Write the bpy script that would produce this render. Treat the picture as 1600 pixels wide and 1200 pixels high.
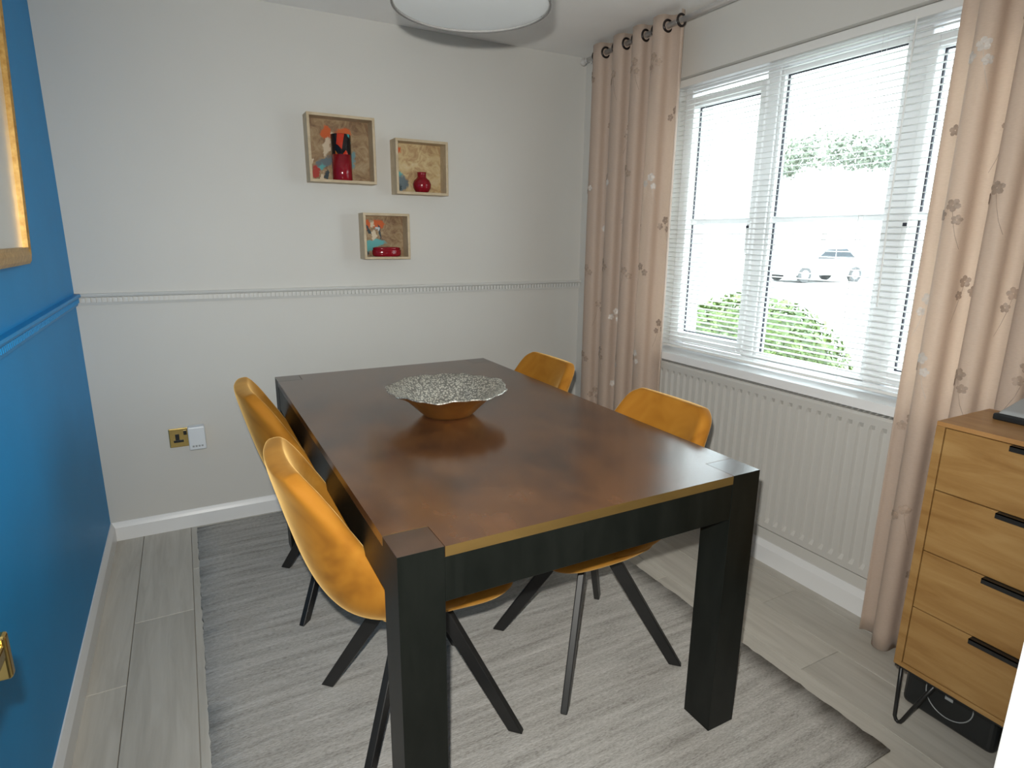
import bpy, bmesh, math, random
from mathutils import Vector, Matrix

# ------------------------------------------------------------------ clear
for o in list(bpy.data.objects):
    bpy.data.objects.remove(o, do_unlink=True)
scene = bpy.context.scene
C = scene.collection
random.seed(7)
PI = math.pi

# ------------------------------------------------------------------ camera
CAM = Vector((0.4009, -3.0152, 1.3363))
YAW, PITCH, ROLL, FPX = 0.4945, -0.2368, 0.0100, 942.07
cd = bpy.data.cameras.new('camera')
cam = bpy.data.objects.new('camera', cd)
C.objects.link(cam)
cy_, sy_, cp_, sp_ = math.cos(YAW), math.sin(YAW), math.cos(PITCH), math.sin(PITCH)
fwd = Vector((sy_ * cp_, cy_ * cp_, sp_))
rgt = Vector((cy_, -sy_, 0))
upv = rgt.cross(fwd)
r2 = rgt * math.cos(ROLL) + upv * math.sin(ROLL)
u2 = -rgt * math.sin(ROLL) + upv * math.cos(ROLL)
m3 = Matrix((r2, u2, -fwd)).transposed()
cam.matrix_world = Matrix.Translation(CAM) @ m3.to_4x4()
cd.sensor_fit = 'HORIZONTAL'
cd.sensor_width = 36.0
cd.lens = FPX * 36.0 / 1600.0
cd.clip_start = 0.02
cd.clip_end = 300
scene.camera = cam

# ------------------------------------------------------------------ world, lights, exposure
world = bpy.data.worlds.new('overcast_sky')
scene.world = world
world.use_nodes = True
wn = world.node_tree.nodes
bg = wn['Background']
bg.inputs[0].default_value = (0.82, 0.93, 1.0, 1)
# overcast sky: about twice as bright overhead as at the horizon
_tc = wn.new('ShaderNodeTexCoord')
_sx = wn.new('ShaderNodeSeparateXYZ')
_mr = wn.new('ShaderNodeMapRange')
_mr.inputs['From Min'].default_value = 0.0
_mr.inputs['From Max'].default_value = 1.0
_mr.inputs['To Min'].default_value = 5.6
_mr.inputs['To Max'].default_value = 13.0
world.node_tree.links.new(_tc.outputs['Generated'], _sx.inputs[0])
world.node_tree.links.new(_sx.outputs['Z'], _mr.inputs['Value'])
world.node_tree.links.new(_mr.outputs['Result'], bg.inputs[1])
scene.view_settings.view_transform = 'Standard'
scene.view_settings.look = 'None'
scene.view_settings.exposure = 0.0
scene.view_settings.gamma = 1.0
scene.view_settings.use_curve_mapping = False

def lamp_obj(name, kind, loc):
    ld = bpy.data.lights.new(name, kind)
    lo = bpy.data.objects.new(name, ld)
    lo.location = loc
    C.objects.link(lo)
    return lo

# the camera's built-in flash, a little above and left of the lens
flash = lamp_obj('camera_flash', 'SPOT', CAM - r2 * 0.025 + u2 * 0.080 - fwd * 0.01)
flash.data.energy = 160.0
flash.data.color = (1.0, 0.98, 0.91)
flash.data.spot_size = math.radians(130)
flash.data.spot_blend = 1.0
flash.rotation_euler = m3.to_euler()
flash.data.shadow_soft_size = 0.012

# portal: guides sky sampling through the window opening
portal = lamp_obj('window_portal', 'AREA', (2.74, -1.47, 1.43))
portal.data.shape = 'RECTANGLE'
portal.data.size = 1.56
portal.data.size_y = 1.26
portal.rotation_euler = Matrix(((0, 0, 1), (-1, 0, 0), (0, -1, 0))).to_euler()
portal.data.cycles.is_portal = True

# ------------------------------------------------------------------ helpers
class MB:
    def __init__(self):
        self.v = []
        self.f = []

    def quadface(self, *pts):
        n = len(self.v)
        self.v += [tuple(p) for p in pts]
        self.f.append(tuple(range(n, n + len(pts))))
        return self

    def box(self, x0, x1, y0, y1, z0, z1):
        n = len(self.v)
        self.v += [(x0, y0, z0), (x1, y0, z0), (x1, y1, z0), (x0, y1, z0),
                   (x0, y0, z1), (x1, y0, z1), (x1, y1, z1), (x0, y1, z1)]
        for q in ((0, 3, 2, 1), (4, 5, 6, 7), (0, 1, 5, 4), (1, 2, 6, 5), (2, 3, 7, 6), (3, 0, 4, 7)):
            self.f.append(tuple(n + i for i in q))
        return self

    def hexa(self, pts):
        n = len(self.v)
        self.v += [tuple(p) for p in pts]
        for q in ((0, 3, 2, 1), (4, 5, 6, 7), (0, 1, 5, 4), (1, 2, 6, 5), (2, 3, 7, 6), (3, 0, 4, 7)):
            self.f.append(tuple(n + i for i in q))
        return self

    def extrude(self, prof, fn, t0, t1, cap=True):
        """closed 2D profile swept straight: fn(a, b, t) -> point"""
        n = len(self.v)
        k = len(prof)
        self.v += [tuple(fn(a, b, t0)) for a, b in prof] + [tuple(fn(a, b, t1)) for a, b in prof]
        for i in range(k):
            j = (i + 1) % k
            self.f.append((n + i, n + j, n + k + j, n + k + i))
        if cap:
            self.f.append(tuple(n + i for i in reversed(range(k))))
            self.f.append(tuple(n + k + i for i in range(k)))
        return self

    def lathe(self, prof, seg=32, cx=0, cy=0, cz=0, cap0=True, cap1=True):
        n = len(self.v)
        for r, z in prof:
            for i in range(seg):
                a = 2 * PI * i / seg
                self.v.append((cx + r * math.cos(a), cy + r * math.sin(a), cz + z))
        for j in range(len(prof) - 1):
            for i in range(seg):
                k = (i + 1) % seg
                self.f.append((n + j * seg + i, n + j * seg + k, n + (j + 1) * seg + k, n + (j + 1) * seg + i))
        if cap0:
            self.f.append(tuple(n + i for i in reversed(range(seg))))
        if cap1:
            m = n + (len(prof) - 1) * seg
            self.f.append(tuple(m + i for i in range(seg)))
        return self

    def tube(self, pts, r, seg=10, closed=False):
        pts = [Vector(p) for p in pts]
        n = len(self.v)
        N = len(pts)
        prev = None
        for i, p in enumerate(pts):
            if closed:
                d = pts[(i + 1) % N] - pts[i - 1]
            else:
                d = pts[min(i + 1, N - 1)] - pts[max(i - 1, 0)]
            d.normalize()
            if prev is None:
                a = d.orthogonal().normalized()
            else:
                a = (prev - d * prev.dot(d)).normalized()
            prev = a
            b = d.cross(a)
            for k in range(seg):
                t = 2 * PI * k / seg
                self.v.append(tuple(p + a * (r * math.cos(t)) + b * (r * math.sin(t))))
        for i in range(N if closed else N - 1):
            i2 = (i + 1) % N
            for k in range(seg):
                k2 = (k + 1) % seg
                self.f.append((n + i * seg + k, n + i * seg + k2, n + i2 * seg + k2, n + i2 * seg + k))
        if not closed:
            self.f.append(tuple(n + k for k in reversed(range(seg))))
            m = n + (N - 1) * seg
            self.f.append(tuple(m + k for k in range(seg)))
        return self

    def grid(self, fn, nu, nv):
        n = len(self.v)
        for i in range(nu + 1):
            for j in range(nv + 1):
                self.v.append(tuple(fn(i / nu, j / nv)))
        for i in range(nu):
            for j in range(nv):
                a = n + i * (nv + 1) + j
                self.f.append((a, a + 1, a + nv + 2, a + nv + 1))
        return self

    def build(self, name, mat, parent=None, smooth=False, bevel=0, bseg=2, subsurf=0, loc=None):
        me = bpy.data.meshes.new(name)
        me.from_pydata(self.v, [], self.f)
        bm = bmesh.new()
        bm.from_mesh(me)
        bmesh.ops.recalc_face_normals(bm, faces=bm.faces)
        bm.to_mesh(me)
        bm.free()
        me.materials.append(mat)
        if smooth:
            me.polygons.foreach_set('use_smooth', [True] * len(me.polygons))
        o = bpy.data.objects.new(name, me)
        C.objects.link(o)
        if parent is not None:
            o.parent = parent
        if loc is not None:
            o.location = loc
        if bevel:
            b = o.modifiers.new('bevel', 'BEVEL')
            b.width = bevel
            b.segments = bseg
            b.limit_method = 'ANGLE'
            b.angle_limit = 0.6
        if subsurf:
            s = o.modifiers.new('sub', 'SUBSURF')
            s.levels = subsurf
            s.render_levels = subsurf
        return o

def tag(o, label=None, cat=None, group=None, kind=None):
    if label: o['label'] = label
    if cat: o['category'] = cat
    if group: o['group'] = group
    if kind: o['kind'] = kind
    return o

def thing(name, label, cat, loc=(0, 0, 0), rz=0.0, group=None):
    o = bpy.data.objects.new(name, None)
    o.empty_display_size = 0.05
    C.objects.link(o)
    o.location = loc
    o.rotation_euler = (0, 0, rz)
    return tag(o, label, cat, group)

def copy_tree(o, parent=None):
    c = o.copy()
    C.objects.link(c)
    c.parent = parent
    for ch in list(o.children):
        copy_tree(ch, c)
    return c

# ------------------------------------------------------------------ materials
def newmat(name):
    m = bpy.data.materials.new(name)
    m.use_nodes = True
    nt = m.node_tree
    return m, nt, nt.nodes['Principled BSDF']

def link(nt, a, ai, b, bi):
    nt.links.new(a.outputs[ai], b.inputs[bi])

def coords(nt, scale=(1, 1, 1), rot=(0, 0, 0), src='Object'):
    tc = nt.nodes.new('ShaderNodeTexCoord')
    mp = nt.nodes.new('ShaderNodeMapping')
    mp.inputs['Scale'].default_value = scale
    mp.inputs['Rotation'].default_value = rot
    link(nt, tc, src, mp, 'Vector')
    return mp

def noise(nt, vec, scale, detail=4, rough=0.5, dist=0.0):
    n = nt.nodes.new('ShaderNodeTexNoise')
    n.inputs['Scale'].default_value = scale
    n.inputs['Detail'].default_value = detail
    n.inputs['Roughness'].default_value = rough
    n.inputs['Distortion'].default_value = dist
    if vec is not None:
        link(nt, vec, 'Vector', n, 'Vector')
    return n

def ramp(nt, src, out, stops):
    r = nt.nodes.new('ShaderNodeValToRGB')
    e = r.color_ramp.elements
    while len(e) > 1:
        e.remove(e[-1])
    e[0].position = stops[0][0]
    e[0].color = (*stops[0][1], 1)
    for p, c in stops[1:]:
        x = e.new(p)
        x.color = (*c, 1)
    link(nt, src, out, r, 'Fac')
    return r

def bump(nt, bsdf, src, out, strength=0.2, dist=0.01):
    b = nt.nodes.new('ShaderNodeBump')
    b.inputs['Strength'].default_value = strength
    b.inputs['Distance'].default_value = dist
    link(nt, src, out, b, 'Height')
    link(nt, b, 'Normal', bsdf, 'Normal')
    return b

def paint(name, col, rough=0.6, var=0.04, nscale=3.0, bscale=180, bstr=0.05, metallic=0.0, spec=0.5):
    m, nt, b = newmat(name)
    mp = coords(nt)
    n = noise(nt, mp, nscale, 3)
    lo = tuple(max(0, c * (1 - var)) for c in col)
    hi = tuple(min(1, c * (1 + var)) for c in col)
    r = ramp(nt, n, 'Fac', [(0.3, lo), (0.7, hi)])
    link(nt, r, 'Color', b, 'Base Color')
    b.inputs['Roughness'].default_value = rough
    b.inputs['Metallic'].default_value = metallic
    b.inputs['Specular IOR Level'].default_value = spec
    if bstr:
        n2 = noise(nt, mp, bscale, 2)
        bump(nt, b, n2, 'Fac', bstr, 0.002)
    return m

M = {}
M['wall_white'] = paint('wall_white_paint', (0.62, 0.61, 0.58), 0.55, 0.015, 2.0, 220, 0.06)
M['wall_blue'] = paint('wall_blue_paint', (0.005, 0.270, 0.620), 0.5, 0.04, 3.0, 220, 0.06, spec=0.25)
M['ceiling'] = paint('ceiling_paint', (0.90, 0.89, 0.87), 0.8, 0.02, 4.0, 60, 0.25)
M['trim_white'] = paint('white_gloss_trim', (0.80, 0.81, 0.82), 0.30, 0.01, 3.0, 60, 0.0)
M['wall_trim'] = paint('off_white_rail_paint', (0.63, 0.63, 0.61), 0.4, 0.01, 3.0, 60, 0.0)
M['trim_blue'] = paint('blue_trim', (0.005, 0.270, 0.620), 0.45, 0.03, 3.0, 60, 0.0, spec=0.3)
M['upvc'] = paint('white_window_plastic', (0.82, 0.83, 0.84), 0.28, 0.01, 3, 50, 0.0)
M['slat'] = paint('blind_slat_white', (0.78, 0.78, 0.765), 0.35, 0.01, 3, 50, 0.0)
M['gasket'] = paint('black_rubber', (0.015, 0.015, 0.025), 0.6, 0.1, 30, 50, 0.0)
M['radiator'] = paint('radiator_enamel', (0.53, 0.52, 0.495), 0.35, 0.01, 3, 50, 0.0)
M['black_metal'] = paint('black_steel', (0.012, 0.012, 0.012), 0.38, 0.2, 12, 200, 0.02)
M['black_plastic'] = paint('black_plastic', (0.013, 0.015, 0.016), 0.35, 0.15, 10, 200, 0.02)
M['grey_plastic'] = paint('grey_plastic', (0.33, 0.35, 0.36), 0.3, 0.05, 10, 100, 0.0)
M['hoop'] = paint('grey_hoop', (0.16, 0.155, 0.15), 0.5, 0.05, 10, 100, 0.0)
M['white_plastic'] = paint('white_plastic', (0.74, 0.78, 0.82), 0.35, 0.01, 10, 100, 0.0)
M['chrome'] = paint('brushed_chrome', (0.80, 0.79, 0.78), 0.30, 0.03, 20, 100, 0.0, metallic=0.7)
M['bronze'] = paint('dark_bronze', (0.05, 0.042, 0.04), 0.3, 0.1, 20, 100, 0.0, metallic=0.8)
M['brass'] = paint('polished_brass', (0.62, 0.46, 0.17), 0.25, 0.05, 20, 100, 0.0, metallic=1.0)
M['lamp_fabric'] = paint('white_lampshade_fabric', (0.74, 0.74, 0.72), 0.8, 0.02, 5, 400, 0.2)
M['diffuser'] = paint('opal_diffuser', (0.66, 0.69, 0.70), 0.5, 0.01, 5, 100, 0.0)
M['red_glaze'] = paint('crimson_glaze', (0.23, 0.006, 0.014), 0.12, 0.15, 9, 100, 0.0)
M['mat_board'] = paint('white_mat_board', (0.80, 0.82, 0.79), 0.25, 0.02, 6, 100, 0.0)
M['asphalt'] = paint('pale_paving', (0.30, 0.295, 0.285), 0.9, 0.1, 1.5, 40, 0.3)
M['car_white'] = paint('white_car_paint', (0.75, 0.76, 0.77), 0.2, 0.01, 2, 50, 0.0)
M['car_glass'] = paint('dark_car_glass', (0.05, 0.06, 0.07), 0.08, 0.05, 2, 50, 0.0)
M['tyre'] = paint('washed_out_tyre', (0.10, 0.10, 0.10), 0.8, 0.1, 10, 50, 0.0)  # tyre black lightened, painting in the glare that washes the car out
M['bark'] = paint('brown_bark', (0.12, 0.085, 0.06), 0.9, 0.25, 12, 60, 0.4)

M['bark_pale'] = paint('glare_paled_bark', (0.42, 0.40, 0.37), 0.9, 0.2, 12, 60, 0.3)  # far trunk's bark, whitened in colour to imitate haze and glare

def wood(name, stops, axis_scale, rough=0.4, bstr=0.08, nscale=4.0, spec=0.5, coat=0.0, rnd=0.0):
    m, nt, b = newmat(name)
    mp = coords(nt, axis_scale)
    if rnd:
        oi = nt.nodes.new('ShaderNodeObjectInfo')
        mul = nt.nodes.new('ShaderNodeVectorMath')
        mul.operation = 'MULTIPLY_ADD'
        cmb = nt.nodes.new('ShaderNodeCombineXYZ')
        for k in range(3):
            link(nt, oi, 'Random', cmb, k)
        mul.inputs[1].default_value = (37, 53, 71)
        link(nt, cmb, 0, mul, 0)
        link(nt, mp, 0, mul, 2)
        vec = mul
    else:
        vec = mp
    n = noise(nt, vec, nscale, 6, 0.6, 0.6)
    r = ramp(nt, n, 'Fac', stops)
    if rnd:
        hsv = nt.nodes.new('ShaderNodeHueSaturation')
        mr = nt.nodes.new('ShaderNodeMapRange')
        mr.inputs['To Min'].default_value = 1 - rnd
        mr.inputs['To Max'].default_value = 1 + rnd
        link(nt, oi, 'Random', mr, 'Value')
        link(nt, mr, 'Result', hsv, 'Value')
        link(nt, r, 'Color', hsv, 'Color')
        link(nt, hsv, 'Color', b, 'Base Color')
    else:
        link(nt, r, 'Color', b, 'Base Color')
    b.inputs['Roughness'].default_value = rough
    b.inputs['Specular IOR Level'].default_value = spec
    b.inputs['Coat Weight'].default_value = coat
    b.inputs['Coat Roughness'].default_value = 0.15
    if bstr:
        n2 = noise(nt, vec, nscale * 4, 4)
        bump(nt, b, n2, 'Fac', bstr, 0.002)
    return m

M['plank'] = wood('grey_oak_plank', [(0.25, (0.42, 0.395, 0.35)), (0.55, (0.52, 0.495, 0.445)), (0.8, (0.59, 0.565, 0.515))],
                  (14, 1.1, 14), 0.45, 0.05, 2.2, rnd=0.06)
M['oak'] = wood('honey_oak_veneer', [(0.25, (0.24, 0.115, 0.030)), (0.5, (0.34, 0.190, 0.062)), (0.75, (0.42, 0.260, 0.100))],
                (2.0, 1.2, 9), 0.42, 0.04, 2.5)
M['oak_top'] = wood('honey_oak_top', [(0.25, (0.30, 0.14, 0.045)), (0.5, (0.40, 0.21, 0.075)), (0.75, (0.48, 0.27, 0.11))],
                    (7, 1.2, 2), 0.38, 0.04, 2.5)
M['pale_wood'] = wood('pale_ash_wood', [(0.3, (0.46, 0.36, 0.23)), (0.7, (0.60, 0.49, 0.34))], (3, 3, 3), 0.55, 0.05, 6)
def table_top_mat():
    m, nt, b = newmat('stained_acacia_top')
    mp = coords(nt, (4.0, 3.0, 4.0))
    n = noise(nt, mp, 1.7, 3, 0.55)
    mp2 = coords(nt, (9, 3.2, 9))
    n2 = noise(nt, mp2, 1.6, 3, 0.55)
    mx = nt.nodes.new('ShaderNodeMix')
    mx.data_type = 'FLOAT'
    mx.inputs[0].default_value = 0.3
    link(nt, n, 'Fac', mx, 2)
    link(nt, n2, 'Fac', mx, 3)
    r = ramp(nt, mx, 0, [(0.34, (0.056, 0.028, 0.017)), (0.45, (0.084, 0.038, 0.019)), (0.55, (0.112, 0.049, 0.020)), (0.68, (0.140, 0.062, 0.026))])
    link(nt, r, 'Color', b, 'Base Color')
    b.inputs['Roughness'].default_value = 0.18
    b.inputs['Specular IOR Level'].default_value = 1.0
    return m
M['table_top'] = table_top_mat()
M['table_dark'] = wood('espresso_wood', [(0.3, (0.0045, 0.0058, 0.0048)), (0.7, (0.010, 0.0115, 0.0098))], (6, 6, 1.2), 0.36, 0.03, 3, 0.22)
M['leg_cap'] = wood('stained_leg_top', [(0.3, (0.040, 0.024, 0.017)), (0.7, (0.075, 0.040, 0.024))], (4, 4, 4), 0.2, 0.0, 3, 1.0)
M['table_edge'] = wood('lit_brown_edge', [(0.3, (0.085, 0.052, 0.014)), (0.7, (0.13, 0.080, 0.024))], (1.2, 6, 8), 0.40, 0.03, 3)  # brown edge with the golden light it catches put into its colour

def velvet():
    m, nt, b = newmat('amber_velvet')
    mp = coords(nt)
    n = noise(nt, mp, 5.0, 3, 0.55, 0.6)
    r = ramp(nt, n, 'Fac', [(0.28, (0.22, 0.082, 0.009)), (0.44, (0.37, 0.150, 0.016)), (0.58, (0.44, 0.195, 0.025)), (0.74, (0.58, 0.300, 0.065))])
    link(nt, r, 'Color', b, 'Base Color')
    b.inputs['Roughness'].default_value = 0.75
    b.inputs['Specular IOR Level'].default_value = 0.15
    b.inputs['Sheen Weight'].default_value = 0.55
    b.inputs['Sheen Roughness'].default_value = 0.35
    b.inputs['Sheen Tint'].default_value = (1.0, 0.66, 0.25, 1)
    n2 = noise(nt, mp, 260, 2)
    bump(nt, b, n2, 'Fac', 0.08, 0.002)
    return m
M['velvet'] = velvet()

def rug_mat():
    m, nt, b = newmat('grey_striated_rug')
    mp = coords(nt, (1.2, 16, 1))
    n = noise(nt, mp, 2.4, 6, 0.7, 0.4)
    mp2 = coords(nt, (30, 110, 1))
    n2 = noise(nt, mp2, 2.5, 4, 0.7)
    mx = nt.nodes.new('ShaderNodeMix')
    mx.data_type = 'FLOAT'
    mx.inputs[0].default_value = 0.5
    link(nt, n, 'Fac', mx, 2)
    link(nt, n2, 'Fac', mx, 3)
    r = ramp(nt, mx, 0, [(0.34, (0.22, 0.207, 0.187)), (0.48, (0.42, 0.405, 0.38)), (0.64, (0.61, 0.595, 0.57))])
    link(nt, r, 'Color', b, 'Base Color')
    b.inputs['Roughness'].default_value = 0.95
    b.inputs['Specular IOR Level'].default_value = 0.1
    bump(nt, b, mx, 0, 0.5, 0.008)
    return m
M['rug'] = rug_mat()

def curtain_mat():
    m, nt, b = newmat('blush_curtain_cloth')
    out = nt.nodes['Material Output']
    mp = coords(nt, (90, 90, 420))
    n = noise(nt, mp, 1.0, 3, 0.6)
    r = ramp(nt, n, 'Fac', [(0.3, (0.66, 0.54, 0.455)), (0.7, (0.76, 0.635, 0.545))])
    link(nt, r, 'Color', b, 'Base Color')
    b.inputs['Roughness'].default_value = 0.55
    b.inputs['Sheen Weight'].default_value = 0.2
    bump(nt, b, n, 'Fac', 0.1, 0.001)
    tr = nt.nodes.new('ShaderNodeBsdfTranslucent')
    tr.inputs['Color'].default_value = (0.82, 0.69, 0.58, 1)
    mx = nt.nodes.new('ShaderNodeMixShader')
    mx.inputs[0].default_value = 0.45
    link(nt, b, 0, mx, 1)
    link(nt, tr, 0, mx, 2)
    link(nt, mx, 0, out, 'Surface')
    return m
M['curtain'] = curtain_mat()
M['thread'] = paint('brown_embroidery_thread', (0.40, 0.30, 0.235), 0.5, 0.2, 60, 400, 0.2)
M['thread_light'] = paint('pale_embroidery_thread', (0.66, 0.60, 0.55), 0.4, 0.1, 60, 400, 0.2)

def glass_mat():
    m, nt, b = newmat('window_glass')
    out = nt.nodes['Material Output']
    tr = nt.nodes.new('ShaderNodeBsdfTransparent')
    tr.inputs['Color'].default_value = (0.96, 0.98, 0.97, 1)
    gl = nt.nodes.new('ShaderNodeBsdfGlossy')
    gl.inputs['Roughness'].default_value = 0.02
    mx = nt.nodes.new('ShaderNodeMixShader')
    mx.inputs[0].default_value = 0.06
    link(nt, tr, 0, mx, 1)
    link(nt, gl, 0, mx, 2)
    link(nt, mx, 0, out, 'Surface')
    nt.nodes.remove(b)
    return m
M['glass'] = glass_mat()

def picture_glass_mat():
    m, nt, b = newmat('picture_glass')
    out = nt.nodes['Material Output']
    tr = nt.nodes.new('ShaderNodeBsdfTransparent')
    gl = nt.nodes.new('ShaderNodeBsdfGlossy')
    gl.inputs['Roughness'].default_value = 0.04
    mx = nt.nodes.new('ShaderNodeMixShader')
    mx.inputs[0].default_value = 0.12
    link(nt, tr, 0, mx, 1)
    link(nt, gl, 0, mx, 2)
    link(nt, mx, 0, out, 'Surface')
    nt.nodes.remove(b)
    return m
M['picture_glass'] = picture_glass_mat()

def gold_frame_mat():
    m, nt, b = newmat('antique_gold_leaf')
    mp = coords(nt)
    n = noise(nt, mp, 60, 4, 0.7)
    r = ramp(nt, n, 'Fac', [(0.3, (0.42, 0.22, 0.05)), (0.7, (0.66, 0.42, 0.14))])
    link(nt, r, 'Color', b, 'Base Color')
    b.inputs['Metallic'].default_value = 0.6
    b.inputs['Roughness'].default_value = 0.38
    bump(nt, b, n, 'Fac', 0.2, 0.002)
    return m
M['gold'] = gold_frame_mat()

def hammered(name, col, scale, strength, rough, dist=0.004):
    m, nt, b = newmat(name)
    mp = coords(nt)
    v = nt.nodes.new('ShaderNodeTexVoronoi')
    v.inputs['Scale'].default_value = scale
    link(nt, mp, 'Vector', v, 'Vector')
    r = ramp(nt, v, 'Distance', [(0.0, col), (0.32, tuple(c * 0.75 for c in col)), (0.62, tuple(c * 0.30 for c in col))])
    link(nt, r, 'Color', b, 'Base Color')
    b.inputs['Metallic'].default_value = 0.75
    b.inputs['Roughness'].default_value = rough
    bump(nt, b, v, 'Distance', strength, dist)
    return m
M['bowl_in'] = hammered('textured_silver', (0.97, 0.94, 0.84), 150, -0.8, 0.45)
M['bowl_out'] = paint('brushed_gold', (0.62, 0.34, 0.10), 0.32, 0.12, 12, 100, 0.03, metallic=0.9)

def leaf_mat(name, c0, c1, c2):
    m, nt, b = newmat(name)
    mp = coords(nt)
    n = noise(nt, mp, 9, 3)
    r = ramp(nt, n, 'Fac', [(0.3, c0), (0.5, c1), (0.7, c2)])
    link(nt, r, 'Color', b, 'Base Color')
    b.inputs['Roughness'].default_value = 0.5
    return m
M['leaf'] = leaf_mat('hedge_leaf', (0.045, 0.085, 0.016), (0.095, 0.155, 0.030), (0.150, 0.210, 0.050))
M['leaf_tree'] = leaf_mat('hazed_tree_leaf', (0.20, 0.235, 0.17), (0.25, 0.28, 0.21), (0.30, 0.33, 0.27))  # greens paled to paint in distance haze and window glare
M['leaf_yellow'] = leaf_mat('yellow_hedge_leaf', (0.18, 0.19, 0.05), (0.24, 0.25, 0.07), (0.30, 0.30, 0.09))

def painting(name, blobs, base):
    """flat painted panel: mottled ground with soft-edged brush blobs (cx, cz, rx, rz, angle, colour)"""
    m, nt, b = newmat(name)
    tc = nt.nodes.new('ShaderNodeTexCoord')
    nz = noise(nt, None, 9, 4, 0.6)
    link(nt, tc, 'Generated', nz, 'Vector')
    sub = nt.nodes.new('ShaderNodeVectorMath')
    sub.operation = 'SUBTRACT'
    sub.inputs[1].default_value = (0.5, 0.5, 0.5)
    link(nt, nz, 'Color', sub, 0)
    sc = nt.nodes.new('ShaderNodeVectorMath')
    sc.operation = 'MULTIPLY_ADD'
    sc.inputs[1].default_value = (0.20, 0.0, 0.20)
    link(nt, sub, 0, sc, 0)
    link(nt, tc, 'Generated', sc, 2)
    n2 = noise(nt, None, 5, 6, 0.65, 1.0)
    link(nt, tc, 'Generated', n2, 'Vector')
    r = ramp(nt, n2, 'Fac', base)
    cur = (r, 'Color')
    for cx, cz, rx, rz, ang, col in blobs:
        mp = nt.nodes.new('ShaderNodeMapping')
        mp.vector_type = 'TEXTURE'
        mp.inputs['Location'].default_value = (cx, 0, cz)
        mp.inputs['Rotation'].default_value = (0, ang, 0)
        mp.inputs['Scale'].default_value = (rx, 1000, rz)
        link(nt, sc, 0, mp, 'Vector')
        ln = nt.nodes.new('ShaderNodeVectorMath')
        ln.operation = 'LENGTH'
        link(nt, mp, 0, ln, 0)
        mr = nt.nodes.new('ShaderNodeMapRange')
        mr.inputs['From Min'].default_value = 1.15
        mr.inputs['From Max'].default_value = 0.8
        link(nt, ln, 'Value', mr, 'Value')
        mx = nt.nodes.new('ShaderNodeMix')
        mx.data_type = 'RGBA'
        link(nt, mr, 'Result', mx, 0)
        nt.links.new(cur[0].outputs[cur[1]], mx.inputs[6])
        mx.inputs[7].default_value = (*col, 1)
        cur = (mx, 2)
    nt.links.new(cur[0].outputs[cur[1]], b.inputs['Base Color'])
    b.inputs['Roughness'].default_value = 0.6
    return m

# ------------------------------------------------------------------ room dimensions
W, H = 2.472, 2.30            # window wall x, ceiling height
YF = -2.81                    # inner face of the doorway wall
WY0, WY1 = -2.24, -0.70       # window opening
WZ0, WZ1 = 0.806, 2.048
XO = W + 0.27                 # outer face of the window wall

# floor with individual planks
floor = tag(MB().box(-0.12, XO, -4.3, 0.12, -0.14, -0.014).build('floor', M['plank']), 'grey oak plank floor', None, None, 'structure')
pw = 0.19
col = 0
x = 0.12 - 1 * pw
plank_cache = {}
while x < W - 0.001:
    xa, xb = max(x, 0.0) + 0.0009, min(x + pw, W) - 0.0009
    off = [0.0, 0.62, 0.31, 0.93, 0.15][col % 5]
    ycuts = [0.0]
    y = -1.08 + off if col == 0 else -off - 0.12
    if col == 0:
        y = -1.08
    while y > YF:
        if y < -0.05:
            ycuts.append(y)
        y -= 1.25
    ycuts.append(YF - 0.10)
    for a, b_ in zip(ycuts[:-1], ycuts[1:]):
        mb = MB().box(-(xb - xa) / 2, (xb - xa) / 2, -(a - b_) / 2 + 0.0009, (a - b_) / 2 - 0.0009, -0.014, 0.0)
        mb.build('plank', M['plank'], floor, bevel=0.0012, bseg=1, loc=((xa + xb) / 2, (a + b_) / 2, 0))
    col += 1
    x += pw
for i in range(7):   # hall floor beyond the doorway
    MB().box(-0.0938, 0.0938, -0.643, 0.643, -0.014, 0.0).build('plank', M['plank'], floor, loc=(0.19 * i + 0.0955, -3.555, 0))

tag(MB().box(-0.12, XO, -4.3, 0.12, H, H + 0.12).build('ceiling', M['ceiling']), 'white textured ceiling', None, None, 'structure')
tag(MB().box(-0.12, XO, 0.0, 0.12, 0, H).build('wall_back', M['wall_white']), 'off-white back wall', None, None, 'structure')
tag(MB().box(-0.12, 0.0, -4.3, 0.0, 0, H).build('wall_left', M['wall_blue']), 'deep blue painted wall', None, None, 'structure')
wr = MB()
wr.box(W, XO, YF - 0.1, WY0, 0, H)
wr.box(W, XO, WY1, 0.0, 0, H)
wr.box(W, XO, WY0, WY1, 0, WZ0 - 0.03)
wr.box(W, XO, WY0, WY1, WZ1, H)
tag(wr.build('wall_right', M['wall_white']), 'off-white window wall', None, None, 'structure')
DX0, DX1, DZ = 0.10, 1.094, 2.0
wf = MB()
wf.box(0, DX0 - 0.03, YF - 0.1, YF, 0, H)
wf.box(DX1 + 0.03, W, YF - 0.1, YF, 0, H)
wf.box(DX0 - 0.03, DX1 + 0.03, YF - 0.1, YF, DZ + 0.03, H)
tag(wf.build('wall_front', M['wall_white']), 'doorway wall', None, None, 'structure')
hw = MB()  # unseen hall shell, added to keep sky light out of the doorway
hw.box(0.0, 1.43, -4.3, -4.2, 0, H)
hw.box(1.33, 1.43, -4.2, YF - 0.1, 0, H)
tag(hw.build('wall_hall', M['wall_white']), 'unseen hall walls behind the doorway, added to block sky light', None, None, 'structure')

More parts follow.
